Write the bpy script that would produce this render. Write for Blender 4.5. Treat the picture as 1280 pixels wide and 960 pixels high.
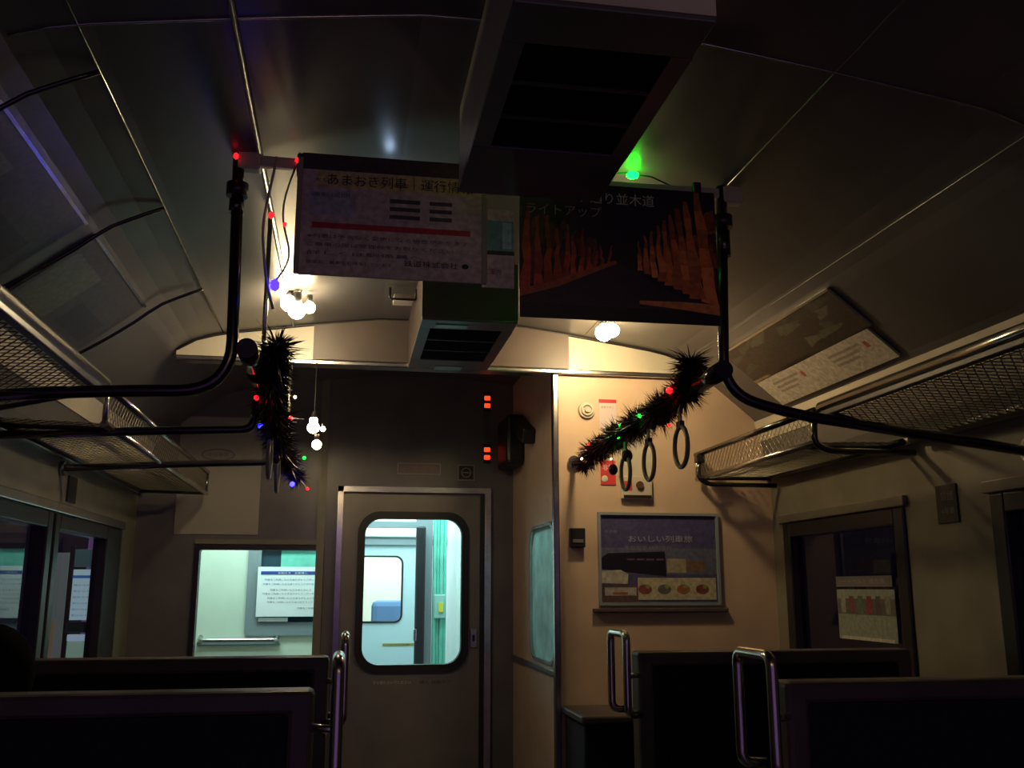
import bpy, bmesh, math, random
from mathutils import Vector, Matrix
random.seed(7)
for o in list(bpy.data.objects): bpy.data.objects.remove(o)
S = bpy.context.scene
COL = S.collection
PI = math.pi

# ------------------------------------------------------------------ camera
EYE = Vector((0, 0, 1.28)); FPX = 1200.0
th = math.atan(255/FPX); ps = math.atan(210/FPX*math.cos(th))
FW = Vector((math.sin(ps)*math.cos(th), math.cos(ps)*math.cos(th), math.sin(th)))
RT = Vector((math.cos(ps), -math.sin(ps), 0)); UP = RT.cross(FW)
cd = bpy.data.cameras.new('camera'); cam = bpy.data.objects.new('camera', cd); COL.objects.link(cam)
m = Matrix((RT, UP, -FW)).transposed().to_4x4(); m.translation = EYE
cam.matrix_world = m
cd.sensor_width = 36; cd.lens = 36*FPX/1280; cd.clip_start = 0.02
S.camera = cam

# ------------------------------------------------------------------ light and exposure
S.view_settings.view_transform = 'Standard'; S.view_settings.look = 'None'
S.view_settings.exposure = 0.0; S.view_settings.gamma = 1; S.view_settings.use_curve_mapping = False
W = bpy.data.worlds.new('night'); S.world = W; W.use_nodes = True
W.node_tree.nodes['Background'].inputs[0].default_value = (0.095, 0.050, 0.150, 1)
W.node_tree.nodes['Background'].inputs[1].default_value = 1.0
WARM = (1.0, 0.74, 0.38)
BULB_MAIN = 290.0
BULB_LEFT = 150.0      # emission of the large warm bulbs
BULB_SMALL = 38.0
REAR_BULB = 140.0
def area_light(name, loc, size, power, color, rot=(0, 0, 0)):
    l = bpy.data.lights.new(name, 'AREA'); l.energy = power; l.color = color; l.shape = 'RECTANGLE'
    l.size, l.size_y = size
    o = bpy.data.objects.new(name, l); o.location = loc; o.rotation_euler = rot; COL.objects.link(o); return o
area_light('cab_tube_light', (-0.6, 5.85, 2.20), (0.7, 0.25), 21, (0.72, 1.0, 0.93))
area_light('corridor_tube_light', (0.38, 5.85, 2.20), (0.5, 0.3), 15, (0.66, 1.0, 0.97))
area_light('next_car_tube_light', (0.35, 7.0, 2.20), (0.7, 0.9), 24, (0.7, 1.0, 1.0))
area_light('far_car_tube_light', (0.35, 8.7, 2.20), (1.6, 1.6), 60, (0.8, 1.0, 0.95))
area_light('closet_glow_light', (1.45, 4.8, 2.1), (0.3, 0.3), 5, (0.5, 1.0, 0.95))  # unseen lamp added inside the closet to make the frosted pane glow

# ------------------------------------------------------------------ materials
MATS = {}
def mat(name, col, rough=.5, metal=0, emit=None, es=0, noise=0, nscale=6, spec=.5, bump=0, bscale=200, coat=0):
    if name in MATS: return MATS[name]
    M = bpy.data.materials.new(name); M.use_nodes = True; nt = M.node_tree; b = nt.nodes['Principled BSDF']
    b.inputs['Base Color'].default_value = (*col, 1); b.inputs['Roughness'].default_value = rough
    b.inputs['Metallic'].default_value = metal; b.inputs['Specular IOR Level'].default_value = spec
    b.inputs['Coat Weight'].default_value = coat
    if emit: b.inputs['Emission Color'].default_value = (*emit, 1); b.inputs['Emission Strength'].default_value = es
    if noise:
        n = nt.nodes.new('ShaderNodeTexNoise'); n.inputs['Scale'].default_value = nscale; n.inputs['Detail'].default_value = 5
        tc = nt.nodes.new('ShaderNodeTexCoord'); nt.links.new(tc.outputs['Object'], n.inputs['Vector'])
        r = nt.nodes.new('ShaderNodeValToRGB')
        r.color_ramp.elements[0].position = .3; r.color_ramp.elements[1].position = .72
        r.color_ramp.elements[0].color = tuple(c*(1-noise) for c in col)+(1,)
        r.color_ramp.elements[1].color = tuple(min(1, c*(1+noise)) for c in col)+(1,)
        nt.links.new(n.outputs['Fac'], r.inputs[0]); nt.links.new(r.outputs[0], b.inputs['Base Color'])
    if bump:
        n2 = nt.nodes.new('ShaderNodeTexNoise'); n2.inputs['Scale'].default_value = bscale
        tc2 = nt.nodes.new('ShaderNodeTexCoord'); nt.links.new(tc2.outputs['Object'], n2.inputs['Vector'])
        bp = nt.nodes.new('ShaderNodeBump'); bp.inputs['Strength'].default_value = bump; bp.inputs['Distance'].default_value = .01
        nt.links.new(n2.outputs['Fac'], bp.inputs['Height']); nt.links.new(bp.outputs[0], b.inputs['Normal'])
    MATS[name] = M; return M
def glass_mat(name, tint=(1, 1, 1), refl=1.0):
    M = bpy.data.materials.new(name); M.use_nodes = True; nt = M.node_tree
    for n in list(nt.nodes): nt.nodes.remove(n)
    out = nt.nodes.new('ShaderNodeOutputMaterial'); mx = nt.nodes.new('ShaderNodeMixShader')
    t = nt.nodes.new('ShaderNodeBsdfTransparent'); t.inputs[0].default_value = (*tint, 1)
    g = nt.nodes.new('ShaderNodeBsdfGlossy'); g.inputs['Roughness'].default_value = .01
    fr = nt.nodes.new('ShaderNodeFresnel'); fr.inputs[0].default_value = 1.5
    mu = nt.nodes.new('ShaderNodeMath'); mu.operation = 'MULTIPLY'; mu.inputs[1].default_value = refl; mu.use_clamp = True
    nt.links.new(fr.outputs[0], mu.inputs[0]); nt.links.new(mu.outputs[0], mx.inputs[0])
    nt.links.new(t.outputs[0], mx.inputs[1]); nt.links.new(g.outputs[0], mx.inputs[2]); nt.links.new(mx.outputs[0], out.inputs[0])
    MATS[name] = M; return M
def print_mat(name, rough=.35, mottle=.25):
    """printed paper: the ink colours come from the mesh's own colour attribute"""
    M = bpy.data.materials.new(name); M.use_nodes = True; nt = M.node_tree; b = nt.nodes['Principled BSDF']
    a = nt.nodes.new('ShaderNodeVertexColor'); a.layer_name = 'ink'
    n = nt.nodes.new('ShaderNodeTexNoise'); n.inputs['Scale'].default_value = 60; n.inputs['Detail'].default_value = 3
    tc = nt.nodes.new('ShaderNodeTexCoord'); nt.links.new(tc.outputs['Object'], n.inputs['Vector'])
    mr = nt.nodes.new('ShaderNodeMapRange'); mr.inputs[1].default_value = .3; mr.inputs[2].default_value = .7
    mr.inputs[3].default_value = 1-mottle; mr.inputs[4].default_value = 1+mottle
    nt.links.new(n.outputs['Fac'], mr.inputs[0])
    v = nt.nodes.new('ShaderNodeVectorMath'); v.operation = 'SCALE'
    nt.links.new(a.outputs[0], v.inputs[0]); nt.links.new(mr.outputs[0], v.inputs['Scale'])
    nt.links.new(v.outputs[0], b.inputs['Base Color']); b.inputs['Roughness'].default_value = rough
    MATS[name] = M; return M
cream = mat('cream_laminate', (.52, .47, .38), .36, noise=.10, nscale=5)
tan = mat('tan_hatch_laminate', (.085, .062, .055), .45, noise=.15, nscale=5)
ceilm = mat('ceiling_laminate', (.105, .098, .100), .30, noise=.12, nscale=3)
wallm = mat('wall_laminate', (.185, .168, .125), .42, noise=.14, nscale=7)
dwall = mat('door_wall_laminate', (.125, .112, .118), .30, noise=.14, nscale=6)
doorm = mat('door_steel', (.20, .18, .155), .36, metal=.3, noise=.12, nscale=6)
steel = mat('brushed_steel', (.55, .53, .50), .25, metal=1, noise=.12, nscale=30)
chrome = mat('chrome', (.70, .68, .60), .20, metal=1)
darktube = mat('worn_dark_tube', (.10, .095, .09), .16, metal=.9)
darkm = mat('dark_metal', (.03, .028, .03), .35, metal=.4)
black = mat('black_rubber', (.008, .008, .009), .5)
floorm = mat('floor_vinyl', (.06, .05, .05), .5, noise=.3, nscale=20)
navy = mat('navy_moquette', (.010, .009, .022), .95, noise=.3, nscale=90, bump=.3)
brown = mat('brown_seat_shell', (.085, .065, .06), .45, noise=.2, nscale=12)
mint = mat('mint_wall', (.62, .72, .60), .5, noise=.04)
white = mat('white_paint', (.80, .83, .82), .4)
greyp = mat('grey_paint', (.22, .27, .29), .45)
teal = mat('teal_sheet', (.16, .58, .46), .6, noise=.15, nscale=12)
louver = mat('louver_black', (.012, .011, .018), .22, metal=.2)
paper = mat('paper', (.78, .82, .82), .6)
paperd = mat('aged_paper', (.30, .28, .24), .6)

inkb = mat('ink_black', (.02, .018, .02), .6)
inkblue = mat('ink_blue', (.02, .06, .30), .6)
inkr = mat('ink_red', (.42, .02, .03), .5)
inkw = mat('ink_white', (.62, .60, .55), .6)
inkg = mat('ink_grey', (.16, .15, .15), .6)
printm = print_mat('printed_paper')
pane = glass_mat('window_glass', (.93, .97, .97), 1.0)
nightpane = glass_mat('side_window_glass', (.75, .78, .80), 1.1)
nightpane_r = glass_mat('tinted_window_glass', (.30, .30, .38), .12)
frost = mat('frosted_glass', (.55, .75, .72), .25, noise=.25, nscale=9, spec=.6)
_nt = frost.node_tree; _tr = _nt.nodes.new('ShaderNodeBsdfTranslucent'); _mx = _nt.nodes.new('ShaderNodeMixShader'); _mx.inputs[0].default_value = .6
_nt.links.new(next(n for n in _nt.nodes if n.type == 'VALTORGB').outputs[0], _tr.inputs[0])
_nt.links.new(_nt.nodes['Principled BSDF'].outputs[0], _mx.inputs[1]); _nt.links.new(_tr.outputs[0], _mx.inputs[2]); _nt.links.new(_mx.outputs[0], _nt.nodes['Material Output'].inputs[0])
skin = mat('skin', (.35, .22, .16), .6); hairm = mat('black_hair', (.004, .003, .004), .9, spec=.03)
coatm = mat('dark_coat', (.012, .012, .018), .9)
bulbm = mat('warm_bulb', (1, .8, .5), .4, emit=WARM, es=BULB_MAIN)
bulbl = mat('warm_bulb_left', (1, .8, .5), .4, emit=(1.0, .80, .46), es=BULB_LEFT)
bulbs_ = mat('warm_bulb_small', (1, .8, .5), .4, emit=WARM, es=BULB_SMALL)
bulbr = mat('warm_bulb_rear', (1, .8, .5), .4, emit=WARM, es=REAR_BULB)
ledd = mat('red_led_dim', (.3, .01, .01), .3, emit=(1, .02, .03), es=1.2)
ledc = mat('hidden_cyan_led', (.1, .3, .3), .3, emit=(.5, .7, 1), es=13)
ledr = mat('red_led', (.3, .01, .01), .3, emit=(1, .003, .006), es=12)
ledg = mat('green_led', (.01, .3, .05), .3, emit=(.002, 1, .03), es=9)
ledG = mat('green_led_bright', (.01, .3, .05), .3, emit=(.0003, 1, .008), es=50)
ledB = mat('blue_led_soft', (.01, .01, .3), .3, emit=(.02, .008, 1), es=9)
ledb = mat('blue_led', (.01, .01, .3), .3, emit=(.0022, .0018, 1), es=150)
ledw = mat('amber_led', (.3, .2, .1), .3, emit=(1, .6, .25), es=25)
redglow = mat('red_reflection_glow', (.4, .02, .01), .3, emit=(1, .07, .015), es=1.3)

# ------------------------------------------------------------------ mesh helpers
def fillet(pts, r, n=8):
    pts = [Vector(p) for p in pts]; out = [pts[0]]
    for a, b, c in zip(pts, pts[1:], pts[2:]):
        d1 = (a-b); d2 = (c-b); l = min(r, d1.length*.49, d2.length*.49)
        p0 = b+d1.normalized()*l; p1 = b+d2.normalized()*l
        for i in range(n+1):
            t = i/n; out.append(p0*(1-t)**2+b*2*t*(1-t)+p1*t*t)
    out.append(pts[-1]); return out
class MB:
    def __init__(s): s.v = []; s.f = []; s.c = []; s.sm = []
    def face(s, pts, col=(1, 1, 1), smooth=False):
        i = len(s.v); s.v += [Vector(p) for p in pts]; s.f.append(tuple(range(i, i+len(pts)))); s.c.append(col); s.sm.append(smooth); return s
    def box(s, a, b, bev=0, rot=None, piv=None):
        x0, y0, z0 = [min(a[i], b[i]) for i in range(3)]; x1, y1, z1 = [max(a[i], b[i]) for i in range(3)]
        bm = bmesh.new(); bmesh.ops.create_cube(bm, size=1)
        for v in bm.verts: v.co = Vector(((x0+x1)/2+v.co.x*(x1-x0), (y0+y1)/2+v.co.y*(y1-y0), (z0+z1)/2+v.co.z*(z1-z0)))
        if bev: bmesh.ops.bevel(bm, geom=bm.edges[:], offset=min(bev, .45*min(x1-x0, y1-y0, z1-z0)), segments=2, profile=.5, affect='EDGES')
        s.addbm(bm, rot, piv); return s
    def addbm(s, bm, rot=None, piv=None, smooth=False):
        i = len(s.v)
        for k, v in enumerate(bm.verts):
            v.index = k; co = v.co.copy()
            if rot: co = rot @ (co-Vector(piv))+Vector(piv)
            s.v.append(co)
        for f in bm.faces: s.f.append(tuple(i+v.index for v in f.verts)); s.c.append((1, 1, 1)); s.sm.append(smooth)
        bm.free()
    def tube(s, pts, r, seg=12, closed=False, caps=True):
        pts = [Vector(p) for p in pts]; n = len(pts); rings = []
        t0 = (pts[1]-pts[0]).normalized(); u = t0.orthogonal().normalized()
        for k, p in enumerate(pts):
            if closed: t = (pts[(k+1) % n]-pts[k-1]).normalized()
            else: t = (pts[min(k+1, n-1)]-pts[max(k-1, 0)]).normalized()
            u = (u-t*u.dot(t)).normalized(); w = t.cross(u)
            rr = r[k] if isinstance(r, (list, tuple)) else r
            i = len(s.v)
            for j in range(seg):
                a = 2*PI*j/seg; s.v.append(p+(u*math.cos(a)+w*math.sin(a))*rr)
            rings.append(i)
        m_ = n if closed else n-1
        for k in range(m_):
            a, b = rings[k], rings[(k+1) % n]
            for j in range(seg):
                s.f.append((a+j, a+(j+1) % seg, b+(j+1) % seg, b+j)); s.c.append((1, 1, 1)); s.sm.append(True)
        if caps and not closed:
            s.f.append(tuple(rings[0]+j for j in range(seg))[::-1]); s.c.append((1, 1, 1)); s.sm.append(False)
            s.f.append(tuple(rings[-1]+j for j in range(seg))); s.c.append((1, 1, 1)); s.sm.append(False)
        return s
    def cyl(s, a, b, r, seg=20, r2=None): return s.tube([a, b], [r, r if r2 is None else r2], seg)
    def ball(s, c, r, sub=2, sc=(1, 1, 1)):
        bm = bmesh.new(); bmesh.ops.create_icosphere(bm, subdivisions=sub, radius=r)
        for v in bm.verts: v.co = Vector((v.co.x*sc[0]+c[0], v.co.y*sc[1]+c[1], v.co.z*sc[2]+c[2]))
        s.addbm(bm, smooth=True); return s
    def prism(s, poly, y0, y1):      # polygon in xz extruded along y
        n = len(poly); i = len(s.v)
        for y in (y0, y1):
            for x, z in poly: s.v.append(Vector((x, y, z)))
        for k in range(n): s.f.append((i+k, i+(k+1) % n, i+n+(k+1) % n, i+n+k)); s.c.append((1, 1, 1)); s.sm.append(False)
        s.f.append(tuple(i+k for k in range(n))[::-1]); s.f.append(tuple(i+n+k for k in range(n)))
        s.c += [(1, 1, 1)]*2; s.sm += [False]*2; return s
    def ring_frame(s, inner, outer, axis, a0, a1):   # two rounded loops (lists of 2D), extruded; axis 'x' or 'y'
        n = len(inner); P = (lambda p, d: Vector((p[0], d, p[1]))) if axis == 'y' else (lambda p, d: Vector((d, p[0], p[1])))
        i = len(s.v)
        for L, d in ((inner, a0), (outer, a0), (outer, a1), (inner, a1)):
            for p in L: s.v.append(P(p, d))
        for q in range(4):
            A, B = i+q*n, i+((q+1) % 4)*n
            for k in range(n): s.f.append((A+k, A+(k+1) % n, B+(k+1) % n, B+k)); s.c.append((1, 1, 1)); s.sm.append(False)
        return s
    def build(s, name, m=None, parent=None):
        off = Vector(parent_world(parent)) if parent else Vector((0, 0, 0))
        me = bpy.data.meshes.new(name)
        base = off
        if not parent and s.v:      # origin at the base centre of a one-mesh thing
            xs = [v.x for v in s.v]; ys = [v.y for v in s.v]; zs = [v.z for v in s.v]
            base = Vector(((min(xs)+max(xs))/2, (min(ys)+max(ys))/2, min(zs)))
        me.from_pydata([tuple(v-base) for v in s.v], [], s.f)
        if any(c != (1, 1, 1) for c in s.c):
            at = me.color_attributes.new('ink', 'FLOAT_COLOR', 'CORNER'); k = 0
            for f, c in zip(s.f, s.c):
                for _ in f: at.data[k].color = (*c, 1); k += 1
        for p, sm in zip(me.polygons, s.sm): p.use_smooth = sm
        me.update()
        bm = bmesh.new(); bm.from_mesh(me)
        if not any(c != (1, 1, 1) for c in s.c): bmesh.ops.recalc_face_normals(bm, faces=bm.faces[:])
        bm.to_mesh(me); bm.free()
        if m: me.materials.append(m)
        o = bpy.data.objects.new(name, me); COL.objects.link(o)
        if parent: o.parent = parent
        else: o.location = base
        return o
def parent_world(p):
    l = Vector(p.location)
    while p.parent: p = p.parent; l = l+p.location
    return l
def tag(o, label, cat, group=None):
    o['label'] = label; o['category'] = cat
    if group: o['group'] = group
    return o
def thing(name, loc, label, cat, group=None):
    o = bpy.data.objects.new(name, None); o.empty_display_size = .05; o.location = loc; COL.objects.link(o)
    return tag(o, label, cat, group)
def struct(o): o['kind'] = 'structure'; return o
def sroot(name, loc):
    o = bpy.data.objects.new(name, None); o.empty_display_size = .05; o.location = loc; COL.objects.link(o); return struct(o)
def kids(o): return [c for c in bpy.data.objects if c.parent == o]
def copy_tree(o, parent=None):
    c = o.copy(); COL.objects.link(c)
    if parent: c.parent = parent
    for ch in kids(o): copy_tree(ch, c)
    return c
def rrect(x0, x1, z0, z1, r, n=7):
    out = []
    for cx, cz, a0 in ((x1-r, z1-r, 0), (x0+r, z1-r, PI/2), (x0+r, z0+r, PI), (x1-r, z0+r, 3*PI/2)):
        for i in range(n+1):
            a = a0+PI/2*i/n; out.append((cx+r*math.cos(a), cz+r*math.sin(a)))
    return out
def lettering(body, o0, ux, uz, w, h, m, parent, name='lettering'):
    """flat text of width w and height h at corner o0, running along ux, up along uz"""
    cu = bpy.data.curves.new(name, 'FONT'); cu.body = body; cu.resolution_u = 2
    t = bpy.data.objects.new('tmp', cu); COL.objects.link(t); bpy.context.view_layer.update()
    dg = bpy.context.evaluated_depsgraph_get(); me = bpy.data.meshes.new_from_object(t.evaluated_get(dg))
    bpy.data.objects.remove(t); me.name = name
    if not me.vertices: return None
    xs = [v.co.x for v in me.vertices]; ys = [v.co.y for v in me.vertices]
    sx = w/(max(xs)-min(xs)); sy = h/(max(ys)-min(ys)); x0, y0 = min(xs), min(ys)
    off = Vector(parent_world(parent)); o0 = Vector(o0); ux = Vector(ux); uz = Vector(uz)
    for v in me.vertices:
        v.co = o0-off+ux*((v.co.x-x0)*sx)+uz*((v.co.y-y0)*sy)
    me.materials.clear(); me.materials.append(m)
    ob = bpy.data.objects.new(name, me); COL.objects.link(ob); ob.parent = parent; return ob
def quad(mb, o0, ux, uz, n, x0, x1, z0, z1, col, lift):   # painted patch in the plane of a print
    o0 = Vector(o0)+Vector(n)*lift; ux = Vector(ux); uz = Vector(uz)
    return mb.face([o0+ux*x0+uz*z0, o0+ux*x1+uz*z0, o0+ux*x1+uz*z1, o0+ux*x0+uz*z1], col)
def poly(mb, o0, ux, uz, n, pts, col, lift):
    o0 = Vector(o0)+Vector(n)*lift; ux = Vector(ux); uz = Vector(uz)
    return mb.face([o0+ux*a+uz*b for a, b in pts], col)

# ------------------------------------------------------------------ the car shell
XC = .42; YR = -1.3; Y1 = 4.2; Y2 = 5.4
PROF = [(0, 2.465), (.3, 2.46), (.61, 2.42), (.95, 2.37), (1.04, 2.35), (1.11, 2.325), (1.155, 2.295), (1.19, 2.265), (1.23, 2.235), (1.44, 2.065), (1.47, 2.03), (1.50, 1.85), (1.52, 1.80)]
full = [(-d, z) for d, z in PROF[::-1]]+PROF[1:]
def zprof(d):
    d = abs(d)
    for (a, za), (b, zb) in zip(PROF, PROF[1:]):
        if a <= d <= b: return za+(zb-za)*(d-a)/(b-a)
    return 1.8
cb = MB()
for (a, za), (b, zb) in zip(full, full[1:]):
    p = [(XC+a, za), (XC+b, zb), (XC+b*1.03, zb+.05), (XC+a*1.03, za+.05)]
    cb.prism(p, YR, Y2+.05)
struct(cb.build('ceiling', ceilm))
struct(MB().box((-1.16, YR, -.08), (2.0, 9.8, 0)).build('floor', floorm))
WX = 1.52
def side_wall(name, sgn, wins, ymax):
    xi = XC+sgn*WX; xo = xi+sgn*.06; mb = MB()
    mb.box((xi, YR, 0), (xo, ymax, .80)); mb.box((xi, YR, 1.56), (xo, ymax, 1.84))
    y = YR
    for a, b in wins: mb.box((xi, y, .80), (xo, a, 1.56)); y = b
    mb.box((xi, y, .80), (xo, ymax, 1.56))
    return struct(mb.build(name, wallm))
WR = [(.2, 1.2), (1.69, 2.65), (3.12, 4.08)]; WL = [(.1, 1.1), (1.55, 2.55), (2.98, 3.89), (3.92, 5.05)]
side_wall('wall_right', 1, WR, Y2+.05); side_wall('wall_left', -1, WL, 9.8)
k = 0
for sgn, wins in ((1, WR), (-1, WL)):
    for a, b in wins:
        k += 1; xi = XC+sgn*WX; r = sroot('window_%d' % k, (xi+sgn*.03, (a+b)/2, .80))
        fr = MB()
        fw = .065; fr_ = .30 if b == 5.05 else fw
        for (ya, yb, za, zb) in ((a, a+fw, .80, 1.56), (b-fr_, b, .80, 1.56), (a+fw, b-fr_, .80, .84), (a+fw, b-fr_, 1.50, 1.56)):
            fr.box((xi-sgn*.012, ya, za), (xi+sgn*.05, yb, zb), .006)
        fr.build('window_frame', darkm, r)
        MB().face([(xi+sgn*.025, a+fw, .84), (xi+sgn*.025, b-fw, .84), (xi+sgn*.025, b-fw, 1.50), (xi+sgn*.025, a+fw, 1.50)]).build('pane', nightpane if sgn < 0 else nightpane_r, r)
        MB().box((xi-sgn*.02, a-.02, 1.563), (xi, b+.02, 1.60), .004).build('blind_cassette', steel if sgn < 0 else wallm, r)
        MB().box((xi-sgn*.03, a-.02, .78), (xi, b+.02, .798), .004).build('window_sill', steel, r)
# bulkhead with the sliding door (Y2) and cab window
wf = MB(); A, B = Y2, Y2+.05
wf.box((-1.1, A, 0), (-.764, B, 2.47)); wf.box((-.764, A, 0), (-.138, B, .90)); wf.box((-.764, A, 1.48), (-.138, B, 2.47))
wf.box((-.138, A, 0), (-.02, B, 2.47)); wf.box((-.02, A, 1.80), (.765, B, 2.47)); wf.box((.765, A, 0), (.95, B, 2.47))
struct(wf.build('wall_front', dwall))
r = sroot('window_8', (-.45, A, .90))
wfm = MB().ring_frame(rrect(-.764, -.138, .90, 1.48, .012), rrect(-.79, -.112, .874, 1.506, .02), 'y', A-.015, A+.05)
wfm.build('window_frame', darkm, r)
MB().face([(-.764, A+.02, .90), (-.138, A+.02, .90), (-.138, A+.02, 1.48), (-.764, A+.02, 1.48)]).build('pane', pane, r)
# steel door frame and post
dfm = MB(); dfm.box((-.05, A-.03, 0), (-.02, A, 1.83)); dfm.box((-.05, A-.03, 1.80), (.80, A, 1.83)); dfm.box((.765, A-.03, 0), (.80, A, 1.80))
struct(dfm.build('trim_1', steel))
struct(MB().box((-.157, A-.02, 0), (-.115, A-.001, 2.44)).box((-.79, A-.02, 1.51), (-.157, A-.001, 1.535)).build('trim_2', wallm))
# left light coloured panel on the bulkhead
pl = MB().box((-.905, A-.008, 1.56), (-.47, A-.001, 2.20), .002).build('trim_3', mat('pale_panel', (.32, .29, .25), .4)); struct(pl)
# door leaf
d = sroot('door_1', (.37, A+.01, 0))
li = rrect(.095, .65, .865, 1.665, .10); lo = rrect(-.02, .765, .0, 1.80, .002)
MB().ring_frame(li, lo, 'y', A+.004, A+.04).build('door_leaf', doorm, d)
MB().ring_frame(rrect(.105, .64, .875, 1.655, .09), rrect(.065, .68, .835, 1.695, .12), 'y', A-.012, A+.045).build('gasket', black, d)
g = MB(); g.face([(x, A+.02, z) for x, z in rrect(.10, .645, .87, 1.66, .095)]); g.build('pane', pane, d)
h = MB().box((.690, A-.008, .96), (.728, A+.004, 1.06), .004); h.build('lock_plate', steel, d)
MB().box((.702, A-.016, .995), (.716, A-.008, 1.03), .003).build('latch', darkm, d)
MB().box((.742, A-.004, .02), (.763, A+.003, 1.79)).build('edge_seal', black, d)
lettering('手を触れないでください', (.17, A+.002, .775), (1, 0, 0), (0, 0, 1), .20, .018, inkw, d)
lettering('開く 自動ドア', (.42, A+.002, .775), (1, 0, 0), (0, 0, 1), .17, .018, inkb, d)
# closet / cab side box on the right
cl = MB(); cl.box((.93, Y1, 0), (1.94, Y1+.04, 2.27)); cl.box((.93, Y1+.04, 0), (.965, 4.27, 2.44)); cl.box((.93, 4.27, 0), (.965, 4.86, .94))
cl.box((.93, 4.27, 1.58), (.965, 4.86, 2.44)); cl.box((.93, 4.86, 0), (.965, Y2, 2.44))
struct(cl.build('wall_closet', mat('closet_laminate', (.58, .42, .30), .45, noise=.10, nscale=5)))
struct(MB().box((.905, Y1-.012, 0), (.932, Y1+.03, 2.25), .005).build('trim_4', steel))
cw = sroot('window_9', (.93, 4.56, .94))
MB().ring_frame(rrect(4.285, 4.845, .955, 1.565, .10), rrect(4.27, 4.86, .94, 1.58, .11), 'x', .920, .95).build('window_frame', steel, cw)
g = MB(); g.face([(.934, y, z) for y, z in rrect(4.28, 4.85, .95, 1.57, .10)]); g.build('pane', frost, cw)
struct(MB().box((.915, 4.25, .90), (.929, 5.38, .925), .003).build('trim_5', steel))
# header beam across the car at Y1
hb = MB(); xs = [-.745+i*(1.60+.745)/24 for i in range(25)]
hb.prism([(x, 2.255) for x in xs]+[(x, zprof(x-XC)+.02) for x in xs[::-1]], Y1-.01, Y1+.04)
struct(hb.build('wall_header', cream))
hb = MB(); xs = [-.17+i*(1.15)/12 for i in range(13)]
hb.prism([(x, 2.262) for x in xs]+[(x, zprof(x-XC)-.008) for x in xs[::-1]], Y1-.022, Y1-.011)
struct(hb.build('trim_6', tan))
struct(MB().box((-.745, Y1-.03, 2.235), (1.62, Y1+.045, 2.258), .006).build('trim_7', steel))
jb = MB(); xs = [-.745+i*(2.35)/30 for i in range(31)]
jb.tube([(x, Y1-.016, zprof(x-XC)-.004) for x in xs], .006, 6); struct(jb.build('trim_8', black))
# long mouldings along the walls
for i, s_ in enumerate((1, -1)):
    ye = Y1 if s_ > 0 else Y2
    struct(MB().box((XC+s_*WX, YR, 1.768), (XC+s_*(WX-.03), ye, 1.792), .006).build('trim_%d' % (9+i), steel))
    # pale strip along the cove above the rack
    q = MB(); a = XC+s_*1.455; b = XC+s_*1.482; za = zprof(1.455)-.006; zb = zprof(1.482)-.006
    q.prism([(a, za), (b-s_*.004, zb), (b+s_*.008, zb), (a+s_*.012, za+.012)], YR, ye); struct(q.build('trim_%d' % (11+i), cream))
# longitudinal ceiling seams
for i, (dd, r_) in enumerate(((-.68, .008), (-.975, .0035), (.63, .0022), (1.12, .0018))):
    struct(MB().tube([(XC+dd, YR, zprof(dd)-.000), (XC+dd, Y1-.02, zprof(dd)-.000)], r_, 8).build('trim_%d' % (13+i), (ceilm, darktube, ceilm, ceilm)[i]))
# transverse ceiling joint
rb = MB().tube([(XC-1.1+i*2.2/30, 1.82, zprof(-1.1+i*2.2/30)-.001) for i in range(31)], .003, 6); struct(rb.build('trim_17', steel))

# dark slabs added outside to keep world light out of the side windows
blockerm = mat('dark_blocker', (.02, .018, .022), .9, noise=.5, nscale=2)
struct(MB().box((-3.3, -3, -.6), (-3.2, 13, 4.0)).build('light_blocker_left', blockerm))
struct(MB().box((3.8, -3, -.6), (3.9, 13, 4.0)).build('light_blocker_right', blockerm))

# ------------------------------------------------------------------ the lit rooms beyond the bulkhead
RY = 6.35
rm = MB(); rm.box((-1.16, A+.05, 2.26), (2.0, 9.8, 2.32)); struct(rm.build('ceiling', white))
bw = MB(); bw.box((-1.1, RY, 0), (-.56, RY+.04, 2.26)); bw.box((-.56, RY, 0), (-.06, RY+.04, 1.03)); bw.box((-.56, RY, 1.56), (-.06, RY+.04, 2.26))
struct(bw.build('wall_cab', mint))
struct(MB().box((-.09, A+.05, 0), (-.05, RY+.04, 2.26)).build('wall_divider', white))
wn = sroot('window_10', (-.3, RY, 1.03))
MB().ring_frame(rrect(-.52, -.10, 1.07, 1.52, .015), rrect(-.60, -.055, .99, 1.60, .03), 'y', RY-.02, RY+.03).build('window_frame', greyp, wn)
MB().box((-.52, RY+.01, 1.07), (-.10, RY+.015, 1.52)).build('pane', mat('dark_cab_glass', (.03, .07, .09), .08), wn)
MB().box((-.40, RY+.002, 1.40), (-.10, RY+.009, 1.52)).build('lit_outside', teal, wn)  # teal sheet stands in for the lit outside seen through the glass
gr = thing('grab_rail', (-.6, RY-.05, .94), 'grey horizontal grab rail on the pale cab wall, seen through the left partition window', 'handrail')
MB().tube(fillet([(-.86, RY, .985), (-.86, RY-.05, .965), (-.40, RY-.05, .965), (-.40, RY, .985)], .03), .014).build('rail', steel, gr)
MB().box((-.88, RY-.02, .935), (-.38, RY-.001, .955), .005).build('backplate', greyp, gr)
nt_ = thing('notice_sheet', (-.34, 6.28, 1.10), 'white notice sheet with a blue header line, on the cab window at left', 'notice')
nz = (0, -1, 0); nx = (1, 0, 0); nzz = (0, 0, 1)
MB().box((-.535, 6.305, 1.105), (-.155, 6.309, 1.41), .001).build('sheet', paper, nt_)
MB().box((-.515, 6.303, 1.363), (-.16, 6.3045, 1.383)).build('header_line', inkblue, nt_)
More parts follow.
